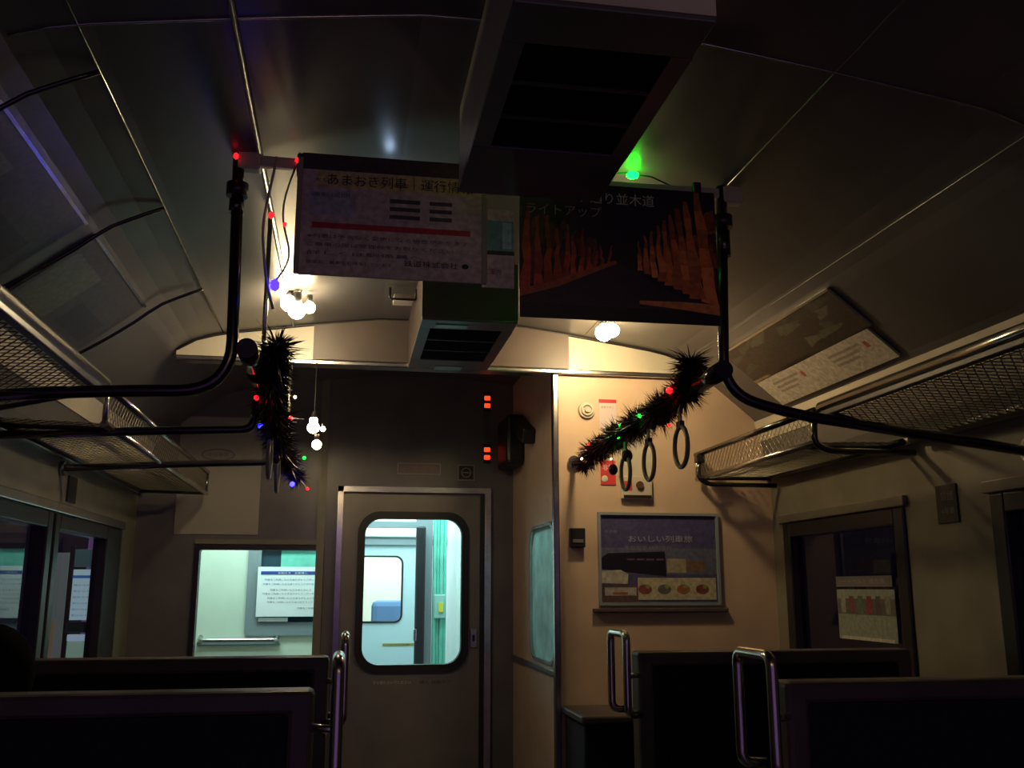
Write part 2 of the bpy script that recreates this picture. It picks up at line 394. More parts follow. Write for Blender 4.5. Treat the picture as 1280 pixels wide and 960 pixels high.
lettering('お知らせ　お客様へ', (-.41, 6.3025, 1.366), nx, nzz, .18, .013, paper, nt_)
for i, (x0, w_) in enumerate(((-.49, .30), (-.50, .31), (-.455, .25), (-.50, .33), (-.47, .29), (-.47, .28), (-.285, .10))):
    z_ = (1.325, 1.298, 1.262, 1.239, 1.212, 1.188, 1.150)[i]
    lettering('列車をご利用いただきありがとうございます安全のため'[:max(6, int(w_*62))], (x0, 6.303, z_), nx, nzz, w_, .012, inkblue if i < 2 else inkg, nt_)
MB().box((-.52, 6.318, 1.075), (-.34, 6.322, 1.10), .001).build('leaflet', paper, nt_)
# corridor beyond the sliding door
struct(MB().box((.72, A+.05, 0), (.78, 6.9, 2.26)).build('wall_corridor', white))
struct(MB().box((.45, 6.28, 0), (.555, 6.33, 2.26)).box((-.05, 6.28, 1.66), (.45, 6.33, 1.70)).build('trim_18', greyp))
ct = thing('accordion_bellows', (.62, 6.3, 0), 'teal green gangway bellows strip beyond the sliding door window', 'bellows')
bl = MB()
for i in range(4): bl.box((.560+i*.022, 6.27+.012*(i % 2), 0), (.582+i*.022, 6.32, 2.2), .006)
bl.build('folds', teal, ct)
MB().box((.565, 6.24, 1.09), (.64, 6.258, 1.24), .01).build('patch', mat('pale_teal', (.3, .55, .5), .5), ct)
st = MB().box((.595, 6.232, 1.13), (.625, 6.238, 1.19), .002).build('sticker', mat('yellow_sticker', (.7, .65, .05), .5), ct)
de = thing('gangway_door', (.48, 6.22, 0), 'dark edge of an open gangway door beyond the sliding door window', 'door')
MB().box((.445, 6.2, 0), (.505, 6.25, 1.665), .01).build('leaf_edge', black, de)
MB().box((.435, 6.19, .96), (.455, 6.2, 1.03), .003).build('handle', chrome, de)
# door into the next car
Y3 = 7.5
wr_ = MB(); wr_.box((-1.0, Y3, 1.66), (1.0, Y3+.05, 2.26)); wr_.box((-1.0, Y3, 0), (-.2, Y3+.05, 1.66)); wr_.box((.58, Y3, 0), (1.0, Y3+.05, 1.66)); struct(wr_.build('wall_next_car', white))
d2 = sroot('door_2', (.2, Y3, 0))
MB().ring_frame(rrect(-.1, .43, 1.035, 1.51, .05), rrect(-.2, .58, 0, 1.66, .004), 'y', Y3+.005, Y3+.04).build('door_leaf', mat('pale_blue_door', (.52, .66, .70), .4), d2)
MB().ring_frame(rrect(-.1, .43, 1.035, 1.51, .05), rrect(-.112, .442, 1.023, 1.522, .06), 'y', Y3-.004, Y3+.045).build('gasket', darkm, d2)
g = MB(); g.face([(x, Y3+.02, z) for x, z in rrect(-.1, .43, 1.035, 1.51, .05)]); g.build('pane', pane, d2)
MB().box((.30, Y3+.001, .855), (.56, Y3+.004, .873)).build('warning_strip', mat('dull_yellow', (.25, .24, .04), .5), d2)
lettering('ドアに注意', (.36, Y3, .858), nx, nzz, .14, .012, inkb, d2)
struct(MB().box((-1.0, Y3-.02, 1.60), (1.0, Y3-.001, 1.645), .004).build('trim_19', greyp))
struct(MB().box((-1.0, Y3-.04, 1.66), (1.0, Y3-.001, 1.76), .01).build('trim_20', white))
# far car behind it
struct(MB().box((-1.1, 9.7, 0), (1.9, 9.75, 2.26)).build('wall_far', mat('pale_yellow_wall', (.75, .76, .62), .5)))
struct(MB().box((1.0, Y3, 0), (1.05, 9.75, 2.26)).box((1.0, 6.9, 0), (1.05, Y3, 2.26)).box((.72, 6.9, 0), (1.05, 6.94, 2.26)).build('wall_next_side', white))
fs = thing('far_seat', (.4, 8.9, 0), 'blue seat of the next car seen through both gangway doors', 'seat')
MB().box((.25, 8.9, .45), (.72, 9.05, 1.17), .05).build('backrest', mat('blue_moquette', (.10, .20, .38), .9), fs)
MB().box((.25, 8.5, .32), (.72, 8.9, .46), .04).build('seat', MATS['blue_moquette'], fs)
MB().box((.3, 8.6, 0), (.68, 8.95, .32)).build('pedestal', greyp, fs)
d3 = sroot('window_11', (.05, 9.69, 1.2))
MB().ring_frame(rrect(-.08, .12, 1.22, 1.50, .03), rrect(-.11, .15, 1.19, 1.53, .05), 'y', 9.66, 9.69).build('window_frame', white, d3)
MB().box((-.08, 9.685, 1.22), (.12, 9.69, 1.50)).build('pane', mat('slate_glass', (.10, .16, .20), .1), d3)

# glowing board added outside for the reflection seen in the left window
ob = thing('reflection_board', (-1.44, 6.0, 0), 'glowing board added outside the left window nearest the bulkhead, for a reflection in its glass', 'reflection')
def obox(x0, x1, z0, z1, n_, col, es_, y=6.0):
    MB().box((x0, y, z0), (x1, y+.03, z1), .003).build(n_, mat('board_'+n_, col, .5, emit=col, es=es_), ob)
obox(-1.545, -1.335, 1.10, 1.385, 'panel', (.50, .72, .75), .55); obox(-1.545, -1.335, 1.335, 1.352, 'blue_band', (.05, .16, .45), .5, 5.99)
obox(-1.545, -1.335, .75, 1.02, 'lower_panel', (.30, .48, .36), .5); obox(-1.545, -1.335, .985, 1.02, 'pale_band', (.45, .60, .75), .6, 5.99)
obox(-1.56, -1.32, 1.03, 1.09, 'dark_band', (.01, .03, .03), .1); obox(-1.545, -1.43, 1.40, 1.50, 'dark_block', (.08, .16, .16), .3); obox(-1.385, -1.355, 1.40, 1.50, 'bright_strip', (.6, .9, .9), 1.2)
obox(-1.72, -1.575, .75, 1.48, 'side_panel', (.20, .24, .22), .35); obox(-1.70, -1.62, .80, 1.10, 'side_sheet', (.30, .20, .12), .35, 5.99)
for i in range(6): lettering('駅からのお知らせ', (-1.535, 5.997, 1.12+.034*i), nx, nzz, .18, .012, MATS['board_blue_band'], ob)
MB().box((-1.58, 6.01, 0), (-1.55, 6.03, 1.52), .003).build('post', darkm, ob); MB().box((-1.33, 6.01, 0), (-1.30, 6.03, 1.52), .003).build('post', darkm, ob)  # posts of the added reflection board

# ------------------------------------------------------------------ ceiling units
LX0, LX1 = .255, .595
def unit(ya, yb, label, zt=2.462, zb=2.235):
    t = thing('ventilation_unit', (.425, (ya+yb)/2, zb), label, 'ventilation unit')
    hs = MB(); x0, x1 = LX0-.01, LX1+.005
    hs.box((x0, ya, zb+.012), (x0+.012, yb, zt)); hs.box((x1-.012, ya, zb+.012), (x1, yb, zt)); hs.box((x0+.012, ya, zb+.012), (x1-.012, ya+.012, zt))
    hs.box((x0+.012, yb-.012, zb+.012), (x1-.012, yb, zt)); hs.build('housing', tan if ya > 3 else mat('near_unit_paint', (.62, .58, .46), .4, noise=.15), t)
    fr = MB(); gy0, gy1 = ya+.12, yb-.26 if ya < 3 else yb-.17
    fr.box((x0, ya, zb), (x1, gy0, zb+.012), .003); fr.box((x0, gy1, zb), (x1, yb, zb+.012), .003)
    fr.box((x0, gy0, zb), (x0+.04, gy1, zb+.012)); fr.box((x1-.04, gy0, zb), (x1, gy1, zb+.012))
    fr.build('grille_frame', mat('unit_frame', (.11, .10, .10), .3, noise=.15), t)
    lv = MB(); lv.box((x0+.03, gy0, zb+.03), (x1-.03, gy1, zb+.034))
    n = 12; R_ = Matrix.Rotation(-.5, 3, 'X')
    for i in range(n):
        y = gy0+(i+.5)*(gy1-gy0)/n; lv.box((x0+.04, y-.012, zb+.008), (x1-.04, y+.012, zb+.011), 0, R_, (0, y, zb+.009))
    lv.build('louvre', louver, t)
    for yy in (gy0+(gy1-gy0)*.33, gy0+(gy1-gy0)*.66):
        MB().box((x0+.04, yy-.006, zb-.001), (x1-.04, yy+.006, zb+.008), .002).build('crossbar', darkm, t)
    return t
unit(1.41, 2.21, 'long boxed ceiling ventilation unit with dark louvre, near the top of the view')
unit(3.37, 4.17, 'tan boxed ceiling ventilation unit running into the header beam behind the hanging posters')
gs = thing('painted_reflection', (.4, 3.5, 2.235), 'small pale green strips painting teal reflections on the underside of the far ventilation unit', 'strip')  # pale green strips stand in for teal reflections on the louvre
MB().box((.30, 3.42, 2.231), (.42, 3.46, 2.2345), .001).build('strip', mat('teal_reflection', (.35, .62, .55), .2), gs)
MB().box((.36, 4.10, 2.231), (.48, 4.165, 2.2345), .001).build('strip', MATS['teal_reflection'], gs)
cbk = thing('ceiling_bracket', (.2, 3.75, 2.42), 'small metal bracket on the ceiling left of the far ventilation unit', 'bracket')
MB().box((.155, 3.70, 2.41), (.235, 3.80, 2.43), .004).build('plate', cream, cbk)
MB().tube(fillet([(.14, 3.69, 2.45), (.14, 3.69, 2.405), (.245, 3.69, 2.405), (.245, 3.69, 2.45)], .01), .005, 8).build('hoop', darktube, cbk)

# ------------------------------------------------------------------ poster hanger and posters
pb = thing('poster_hanger', (XC, 2.45, 2.37), 'cream metal bar spanning the ceiling between the two front grab poles', 'hanger bar')
MB().box((-.285, 2.44, 2.372), (1.06, 2.462, 2.402), .004).build('bar', mat('bar_paint', (.50, .46, .36), .4, noise=.1), pb)
for x in (-.285, 1.06): MB().box((x-.03, 2.432, 2.36), (x+.03, 2.47, 2.408), .005).build('end_bracket', cream, pb)
for x in (-.15, .36, .95): MB().box((x-.012, 2.425, 2.345), (x+.012, 2.444, 2.41), .004).build('clip', darkm, pb)
for x in (-.26, 1.04): MB().box((x-.008, 2.445, 2.402), (x+.008, 2.458, zprof(x-XC))).build('hanger_rod', steel, pb)

YP = 2.41
p1 = thing('hanging_poster', (.1, YP, 2.07), 'pale hanging train notice poster with red line and bold title, left of the two', 'poster')
W1, H1 = .485, .335; o1 = (-.146, YP-.002, 2.068)
MB().box((-.146, YP, 2.068), (.339, YP+.004, 2.403)).build('backing_sheet', paperd, p1)
a = MB()
quad(a, o1, nx, nzz, nz, 0, W1, 0, H1, (.62, .54, .46), .0005)
quad(a, o1, nx, nzz, nz, .0, W1-.02, H1-.045, H1, (.07, .045, .05), .001)
quad(a, o1, nx, nzz, nz, .04, W1-.03, H1-.092, H1-.047, (.68, .58, .24), .001)
quad(a, o1, nx, nzz, nz, .03, W1-.04, .128, .144, (.50, .03, .05), .001)
quad(a, o1, nx, nzz, nz, .02, .14, .165, .235, (.5, .5, .55), .001)
for i in range(3):
    for x0, x1 in ((.23, .31), (.335, .395)): quad(a, o1, nx, nzz, nz, x0, x1, .165+i*.022, .176+i*.022, (.08, .07, .08), .0015)
a.build('print', printm, p1)
lettering('あまおき列車｜運行情報', (-.08, YP-.0040, 2.068+H1-.088), nx, nzz, W1-.10, .036, inkb, p1)
rows = [(.03, .16, .255, .013, '大切なお知らせ'), (.20, .22, .255, .011, '運行期間 十二月一日から'), (.025, .10, .215, .012, '運転区間'), (.02, .42, .10, .012, '※列車は予告なく変更になる場合があります'),
        (.02, .38, .078, .011, 'ご乗車の際は整理券をお取りください'), (.02, .30, .055, .011, '詳しくは駅係員へ'), (.02, .22, .030, .010, '皆様のご乗車をお待ちしています')]
for x, w_, z_, h_, t_ in rows: lettering(t_, (-.146+x, YP-.0040, 2.068+z_), nx, nzz, w_, h_, inkg, p1)
lettering('鉄道株式会社 ●', (.125, YP-.0040, 2.068+.035), nx, nzz, .17, .017, inkb, p1)
MB().box((.330, YP-.006, 2.068), (.345, YP+.008, 2.32), .002).build('side_rail', mat('clear_rail', (.40, .36, .28), .2), p1)
MB().box((-.158, YP-.006, 2.07), (-.144, YP+.008, 2.39), .002).build('side_rail', MATS['clear_rail'], p1)

p2 = thing('hanging_sheet', (.38, 2.43, 2.07), 'narrow pale sheet with painted teal reflection hanging between the two ceiling posters', 'poster')
MB().box((.335, 2.432, 2.066), (.422, 2.436, 2.288)).build('backing_sheet', paperd, p2)
a = MB(); o2 = (.335, 2.4315, 2.066)
quad(a, o2, nx, nzz, nz, 0, .087, 0, .222, (.62, .54, .46), .0005); quad(a, o2, nx, nzz, nz, .008, .085, .105, .19, (.18, .42, .38), .001)  # green blocks paint a teal reflection into the sheet's print
quad(a, o2, nx, nzz, nz, .055, .08, .11, .185, (.40, .75, .68), .0015); quad(a, o2, nx, nzz, nz, 0, .087, .092, .104, (.05, .06, .05), .0015)
a.build('print', printm, p2)
lettering('ご案内', (.345, 2.4290, 2.066+.035), nx, nzz, .04, .018, inkr, p2)

p3 = thing('hanging_poster', (.71, YP, 1.98), 'dark hanging poster of tall orange lit trees along an avenue, right of the two', 'poster')
X3, W3, H3, Z3 = .433, .558, .388, 1.983; o3 = (X3, YP-.002, Z3)
MB().box((X3, YP, Z3), (X3+W3, YP+.004, Z3+H3)).build('backing_sheet', black, p3)
a = MB()
quad(a, o3, nx, nzz, nz, 0, W3, 0, H3, (.018, .010, .020), .0004)
random.seed(3)
def trunk(x, b0, top, w_, lean, col, lift):
    L_ = []; R_ = []
    for q in range(7):
        f_ = q/6; xx = x+lean*f_+random.uniform(-.0035, .0035)*(1 if q else 0); ww = w_*(1-.7*f_)*random.uniform(.7, 1.2)
        zz = b0+(top-b0)*f_; L_.append((max(.001, min(W3-.001, xx-ww)), zz)); R_.append((max(.0015, min(W3-.0005, xx+ww)), zz))
    for q in range(6):
        c = random.uniform(.55, 1.25)*(1-.10*q)
        poly(a, o3, nx, nzz, nz, [L_[q], R_[q], R_[q+1], L_[q+1]], tuple(k_*c for k_ in col), lift)
for i in range(130):       # leafy glow behind the trunks
    sd = random.random() < .5; x = random.uniform(0, .24) if sd else random.uniform(.33, W3); d_ = abs(x-.29)/.27
    z = .16+random.uniform(-.07, .16)*d_; w_ = .005+.014*d_*random.random(); c = random.uniform(.2, .8)
    poly(a, o3, nx, nzz, nz, [(max(0, x-w_), z-w_), (min(W3, x+w_), z-w_*.6), (min(W3, x+w_*.6), min(z+w_*3, .375)), (max(0, x-w_*.7), min(z+w_*2, .37))], ((.26*c, .05*c, .03*c) if sd else (.50*c, .12*c, .035*c)), .0006+.000002*i)
for i in range(11):
    t = (i/11)**.8; x = .015+.25*t; trunk(x, .075+.088*t, .30-.10*t+random.uniform(-.02, .02), .013*(1-t)+.004, random.uniform(-.01, .01), (.62, .10, .04), .0010+.0001*(i % 2))
for i in range(9):
    t = (i/9)**.8; x = .535-.22*t; trunk(x, .055+.10*t, .385-.17*t, .021*(1-t)+.005, -.03*(1-t), (1.0, .30, .08), .0012+.0001*(i % 2))
poly(a, o3, nx, nzz, nz, [(0, .04), (W3, .035), (W3, .055), (.42, .085), (.29, .16), (.24, .16), (.10, .085), (0, .05)], (.045, .022, .035), .0017)
poly(a, o3, nx, nzz, nz, [(0, .055), (.10, .086), (.27, .162), (.265, .17), (.08, .10), (0, .075)], (.5, .13, .05), .0019)
poly(a, o3, nx, nzz, nz, [(W3, .028), (W3, .058), (.46, .062), (.33, .060), (.33, .050), (.45, .040)], (.9, .34, .10), .0019)
quad(a, o3, nx, nzz, nz, 0, W3, 0, .028, (.008, .006, .008), .0021)
a.build('print', printm, p3)
lettering('イチョウの', (X3+.02, YP-.0050, Z3+H3-.052), nx, nzz, .14, .026, inkg, p3)
lettering('ト通り並木道', (X3+.17, YP-.0050, Z3+H3-.056), nx, nzz, .21, .034, mat('ink_cream', (.75, .68, .55), .6), p3)
lettering('ライトアップ', (X3+.018, YP-.0050, Z3+H3-.098), nx, nzz, .21, .032, mat('ink_rose', (.42, .28, .30), .6), p3)

# ------------------------------------------------------------------ grab poles
def tube_thing(name, pts, r, m_, label, cat, fil=.1, base=None, group=None, part='tube'):
    t = thing(name, base or pts[0], label, cat, group); MB().tube(fillet(pts, fil), r, 14).build(part, m_, t); return t
gl = tube_thing('grab_pole', [(-.315, 2.45, 2.42), (-.298, 2.45, 1.765), (-.60, 2.45, 1.755), (-1.09, 2.45, 1.715)], .0155, darktube,
                'dark bent grab pole from the ceiling at left, curving outward to the left rack', 'grab pole', .13)
gR = tube_thing('grab_pole', [(1.032, 2.45, 2.41), (1.01, 2.45, 1.805), (1.20, 2.45, 1.752), (1.92, 2.45, 1.665)], .0155, darktube,
                'dark bent grab pole from the ceiling at right, curving outward to the right rack', 'grab pole', .13)
for t, x in ((gl, -.313), (gR, 1.030)):
    MB().cyl((x, 2.45, 2.285), (x, 2.45, 2.32), .028, 20).build('collar', darkm, t)
    MB().cyl((x, 2.45, 2.20 if x > 0 else 2.24), (x, 2.45, 2.275), .019, 16).build('sleeve', darktube, t)
    s_ = 1 if x > 0 else -1; xw = XC+s_*WX
    MB().cyl((xw-s_*.018, 2.45, 1.668 if x > 0 else 1.714), (xw, 2.45, 1.668 if x > 0 else 1.714), .035, 18).build('wall_flange', steel, t)
# strap rails
def strap_rail(x, zs, ze, label, hang):
    t = thing('strap_rail', (x, 3.3, zs), label, 'handrail')
    MB().tube([(x, 2.43, zs), (x, Y1-.001 if not hang else Y1-.04, ze)], .012, 12).build('rail', darktube, t)
    MB().cyl((x, 2.415, zs+.001), (x, 2.60, zs-.002), .026, 18).build('clamp', darktube, t)
    if hang:
        MB().tube([(x, Y1-.04, ze), (x, Y1-.04, 2.24)], .009).build('hanger_rod', steel, t)
        MB().tube([(x, 2.86, zs), (x, 2.86, zprof(x-XC))], .007).build('hanger_rod', chrome, t)
        MB().cyl((x, 2.68, zs), (x, 2.78, zs), .026, 18).build('clamp', darktube, t)
    else: MB().cyl((x, Y1-.02, ze), (x, Y1-.0005, ze), .028, 16).build('end_flange', steel, t)
    return t
strap_rail(1.0, 1.862, 1.835, 'overhead strap rail under the tinsel garland on the right', False)
strap_rail(-.262, 1.868, 1.84, 'overhead strap rail under the tinsel garland on the left', True)
# strap rings
def strap(x, y, zr, label, grp=None):
    t = thing('strap_ring', (x, y, zr-.17), label, 'hand strap', grp)
    MB().box((x-.0025, y-.012, zr-.085), (x+.0025, y+.012, zr+.016), .001).build('webbing', mat('strap_webbing', (.16, .14, .11), .7), t)
    MB().box((x-.009, y-.017, zr-.10), (x+.009, y+.017, zr-.075), .004).build('buckle', darkm, t)
    c = zr-.155; pts = [(x, y+.058*math.cos(a_*PI/12), c+.062*math.sin(a_*PI/12)) for a_ in range(24)]
    MB().tube(pts, .0075, 8, closed=True).build('ring', mat('grey_ring', (.24, .23, .19), .3), t)
    return t
strap(1.0, 2.78, 1.857, 'grey strap ring hanging alone at the near end of the right garland')
strap(1.0, 3.10, 1.852, 'middle of the three grey strap rings under the right garland')
strap(1.0, 3.38, 1.847, 'grey strap ring hanging in front of the red sticker under the right garland')
strap(-.262, 3.30, 1.858, 'grey strap ring half hidden at the near side of the left garland')
strap(-.262, 3.70, 1.850, 'grey strap ring near the lower end of the left garland')

# support arms on the left at the second and third poles, and short arms at right
def arm_left(y, label):
    t = thing('support_arm', (-.3, y, 1.85), label, 'support arm')
    MB().tube(fillet([(-.30, y, 1.862), (-.30, y, 1.775), (-.60, y, 1.762), (-1.09, y, 1.735)], .07), .0135, 12).build('tube', darktube, t)
    MB().cyl((-.262, y-.03, 1.862), (-.262, y+.03, 1.862), .022, 14).build('clamp', darkm, t)
    MB().cyl((-1.1, y, 1.734), (-1.08, y, 1.734), .03, 14).build('wall_flange', steel, t)
arm_left(3.12, 'second dark support arm under the left rack, just behind the near grab pole')
arm_left(3.95, 'third thin dark support arm at the far end of the left strap rail')
def arm_right(y, label):
    t = thing('rack_bracket', (1.55, y, 1.72), label, 'bracket')
    MB().tube(fillet([(1.56, y, 1.873), (1.55, y, 1.76), (1.60, y, 1.735), (1.92, y, 1.735)], .03), .011, 10).build('arm', darktube, t)
    MB().box((1.54, y-.02, 1.83), (1.58, y+.02, 1.868), .006).build('clamp', darkm, t)
arm_right(3.00, 'dark bracket holding the right rack rail where its two sections meet')
arm_right(4.10, 'dark bracket at the far end of the right rack beside the cream panel')

# ------------------------------------------------------------------ luggage racks
def mesh_panel(x0, z0, x1, z1, ya, yb, pitch=.036, r=.0018):
    """diamond wire mesh between two rails (one part)"""
    mb = MB(); L = math.hypot(x1-x0, z1-z0); ux = (x1-x0)/L; uz = (z1-z0)/L
    def P(s, y): return Vector((x0+ux*s, y, z0+uz*s))
    y = ya-L
    nrm = Vector((-uz, 0, ux))
    while y < yb:
        for dr in (1, -1):
            s0, y0_ = 0, y; s1, y1_ = L, y+L
            if dr < 0: s0, s1 = L, 0
            # clip to ya..yb
            a0 = max(0, (ya-y0_)/(y1_-y0_)); a1 = min(1, (yb-y0_)/(y1_-y0_))
            if a1 > a0:
                p = P(s0+(s1-s0)*a0, y0_+(y1_-y0_)*a0); q = P(s0+(s1-s0)*a1, y0_+(y1_-y0_)*a1)
                mb.tube([p, q], r, 4, caps=False)
        y += pitch
    return mb
def rack(sgn, ya, yb, label, basket):
    xf = XC+sgn*1.15; xw = XC+sgn*(WX-.02)
    t = thing('luggage_rack', ((xf+xw)/2, (ya+yb)/2, 1.77), label, 'luggage rack')
    MB().tube([(xf, ya, 1.876), (xf, yb, 1.876)], .021 if not basket else .012, 12).build('front_rail', mat('dull_steel_tube', (.30, .29, .28), .22, metal=1) if sgn < 0 else darktube, t)
    if not basket:
        MB().box((xf-.012, ya, 1.842), (xf+.012, yb, 1.862), .004).build('rail_fascia', darkm, t)
    MB().tube([(xw-sgn*.03, ya, 1.775), (xw-sgn*.03, yb, 1.775)], .013, 10).build('rear_rail', darkm, t)
    mesh_panel(xf, 1.855 if not basket else 1.765, xw-sgn*.03, 1.775, ya, yb).build('wire_mesh', mat('mesh_wire', (.26, .23, .17), .35, metal=.6), t)
    if basket:
        MB().tube([(xf, ya, 1.765), (xf, yb, 1.765)], .011, 12).build('lower_rail', steel, t)
        MB().tube([(xf, ya+.005, 1.765), (xf, ya+.005, 1.876)], .008).build('end_post', steel, t)
        MB().tube([(xf, yb-.005, 1.765), (xf, yb-.005, 1.876)], .008).build('end_post', steel, t)
        mesh_panel(xf, 1.875, xf+sgn*.004, 1.768, ya, yb, .036, .0013).build('front_mesh', MATS['mesh_wire'], t)
    for y in (ya+.08, yb-.08):
        MB().tube([(xf, y, 1.84 if not basket else 1.76), (xw-sgn*.03, y, 1.765)], .008, 8).build('crosspiece', darkm, t)
rack(1, .6, 2.97, 'near section of the right luggage rack with wire mesh shelf and thick rail', False)
rack(1, 3.02, 4.17, 'far basket section of the right luggage rack beside the cream panel', True)
rack(-1, .6, 2.97, 'near section of the left luggage rack with wire mesh shelf and shining rail', False)
rack(-1, 3.02, 5.25, 'far basket section of the left luggage rack', True)

# ------------------------------------------------------------------ adverts on the side coves
def cove_frame(sgn, ya, yb, d0, d1, label, name, art, framed=True, grp=None):
    z0, z1 = zprof(d0)-.012, zprof(d1)-.012
    if name == 'advert': z0, z1 = zprof(d0)-.012, zprof(d1)-.012
    A_ = Vector((XC+sgn*d1, 0, z1)); B_ = Vector((XC+sgn*d0, 0, z0)); up_ = (B_-A_); Hh = up_.length; up_.normalize()
    ux = Vector((0, 1, 0)) if sgn < 0 else Vector((0, -1, 0)); n = ux.cross(up_)
    y0 = ya if sgn < 0 else yb; o = Vector((A_.x, y0, A_.z)); Wd = abs(yb-ya)
    t = thing(name, ((A_+B_)/2).lerp(Vector((A_.x, (ya+yb)/2, A_.z)), 0) if False else (A_.x, (ya+yb)/2, A_.z), label, 'advert', grp)
    def slab(u0, u1, v0, v1, th):
        mb = MB(); c = [o+ux*u+up_*v+n*w_ for w_ in (-.006, th) for u, v in ((u0, v0), (u1, v0), (u1, v1), (u0, v1))]
        i = len(mb.v); mb.v += c
        for f in ((0, 1, 2, 3), (4, 5, 6, 7), (0, 1, 5, 4), (1, 2, 6, 5), (2, 3, 7, 6), (3, 0, 4, 7)): mb.f.append(f); mb.c.append((1, 1, 1)); mb.sm.append(False)
        return mb
    slab(0, Wd, 0, Hh, .002).build('backing_sheet', paperd, t)
    mb = MB(); art(mb, o, ux, up_, n, Wd, Hh); mb.build('print', printm, t)
    if framed:
        slab(-.004, Wd+.004, Hh-.004, Hh+.005, .006).build('top_rail', steel, t)
    return t, o, ux, up_, n, Wd, Hh
def art_dark(mb, o, ux, uz, n, w, h):
    quad(mb, o, ux, uz, n, 0, w, 0, h, (.05, .035, .03), .003)
    random.seed(5)
    for i in range(16):
        x = random.uniform(0, w*.85); z = random.uniform(0.02, h*.8); c = random.uniform(.04, .13)
        pts = [(x, z), (x+random.uniform(.05, .15), z+random.uniform(-.01, .02)), (min(w, x+random.uniform(.08, .2)), min(h, z+random.uniform(.02, .05))), (x+.02, min(h, z+random.uniform(.02, .06)))]
        pts = [(min(w, a_), min(h, b_)) for a_, b_ in pts]
        poly(mb, o, ux, uz, n, pts, (c, c*.95, c*.7), .0033+i*.0001)
    quad(mb, o, ux, uz, n, .25, .5, 0, .012, (.012, .01, .01), .0055); quad(mb, o, ux, uz, n, .0, .15, 0, .012, (.30, .22, .09), .0055)
def art_cream(mb, o, ux, uz, n, w, h):
    quad(mb, o, ux, uz, n, 0, w, 0, h, (.55, .50, .42), .003)
    for x0 in (.10, .58):
        for i in range(3): quad(mb, o, ux, uz, n, x0, x0+.22-.03*i, h*(.70-.16*i), h*(.78-.16*i), (.33, .27, .24), .0035)
        quad(mb, o, ux, uz, n, x0+.24, x0+.262, h*.55, h*.75, (.45, .10, .08), .0035)
    quad(mb, o, ux, uz, n, w*.47, w*.475, 0, h, (.40, .34, .28), .0037)
def art_dim(mb, o, ux, uz, n, w, h):
    quad(mb, o, ux, uz, n, 0, w, 0, h, (.07, .06, .07), .003)
    quad(mb, o, ux, uz, n, .02, w*.4, .03, h*.8, (.12, .13, .11), .0035); quad(mb, o, ux, uz, n, w*.5, w*.9, .05, h*.5, (.04, .03, .05), .0035)
cove_frame(1, 2.90, 3.84, 1.165, 1.315, 'dark photographic advert on the sloping cove above the right rack, upper of the pair', 'cove_advert', art_dark)
cove_frame(1, 2.93, 3.84, 1.318, 1.432, 'cream printed advert strip just above the right rack, lower of the pair', 'cove_advert', art_cream, False)
cove_frame(-1, 2.80, 3.50, 1.165, 1.40, 'dim framed advert on the left cove nearer the bulkhead', 'cove_advert', art_dim)
cove_frame(-1, 1.95, 2.68, 1.165, 1.40, 'dim framed advert on the left cove nearer the camera', 'cove_advert', art_dim)
# curved dark rods over the left adverts
for y, lb in ((1.98, 'curved dark rod at the near edge of the left cove adverts'), (2.74, 'curved dark rod between the two left cove adverts'), (3.52, 'curved dark rod at the far edge of the left cove adverts')):
    pts = [(XC-dd, y, zprof(dd)-.012-.03*math.sin(PI*min(1, (dd-.97)/.46))) for dd in [.97+.046*i for i in range(11)]]
    tag(MB().tube(pts, .006, 8).build('cove_rod', darktube), lb, 'rod')

# ------------------------------------------------------------------ things on the closet panel
YW = Y1-.001
kn = thing('speaker_vent', (1.064, YW, 2.04), 'small round cream ventilation knob on the cream panel', 'vent')
MB().cyl((1.064, YW, 2.074), (1.064, YW-.014, 2.074), .040, 28, .036).build('base', cream, kn)
MB().tube([(1.064+.024*math.cos(a_*PI/12), YW-.018, 2.074+.024*math.sin(a_*PI/12)) for a_ in range(24)], .005, 8, closed=True).build('rim', cream, kn)
MB().cyl((1.064, YW-.014, 2.074), (1.064, YW-.026, 2.074), .012, 16).build('knob', cream, kn)
def flat_sign(name, x0, x1, z0, z1, label, m_=paper, y=YW):
    t = thing(name, ((x0+x1)/2, y, z0), label, 'sign'); MB().box((x0, y-.003, z0), (x1, y, z1), .0008).build('plate', m_, t); return t
s1 = flat_sign('notice_plate', 1.122, 1.205, 1.99, 2.128, 'pale notice with red top edge behind the right garland', mat('notice_lilac', (.55, .46, .46), .5))
MB().box((1.122, YW-.0045, 2.112), (1.205, YW-.0035, 2.128)).build('red_band', inkr, s1)
lettering('非常ボタン', (1.132, YW-.0045, 2.085), nx, nzz, .06, .012, inkg, s1)
s2 = flat_sign('warning_sticker', 1.125, 1.195, 1.735, 1.845, 'red warning sticker with white figures on the cream panel', mat('sticker_red', (.60, .05, .05), .4))
lettering('非常', (1.135, YW-.0045, 1.80), nx, nzz, .05, .028, inkw, s2)
MB().ball((1.143, YW-.003, 1.762), .016, 2, (1, .15, 1)).build('pictogram', inkw, s2)
fb = thing('alarm_box', (1.29, YW, 1.67), 'cream alarm box with round dark button and slot on the cream panel', 'box')
MB().box((1.215, YW-.020, 1.672), (1.36, YW, 1.775), .004).build('body', cream, fb)
MB().box((1.225, YW-.024, 1.678), (1.355, YW-.019, 1.690), .002).build('slot', darkm, fb)
MB().cyl((1.30, YW-.018, 1.735), (1.30, YW-.030, 1.735), .017, 20).build('button', mat('brown_button', (.10, .05, .03), .3), fb)
MB().box((1.228, YW-.0215, 1.710), (1.265, YW-.0195, 1.752)).build('red_label', MATS['sticker_red'], fb)
lettering('押', (1.238, YW-.0225, 1.722), nx, nzz, .018, .018, inkw, fb)
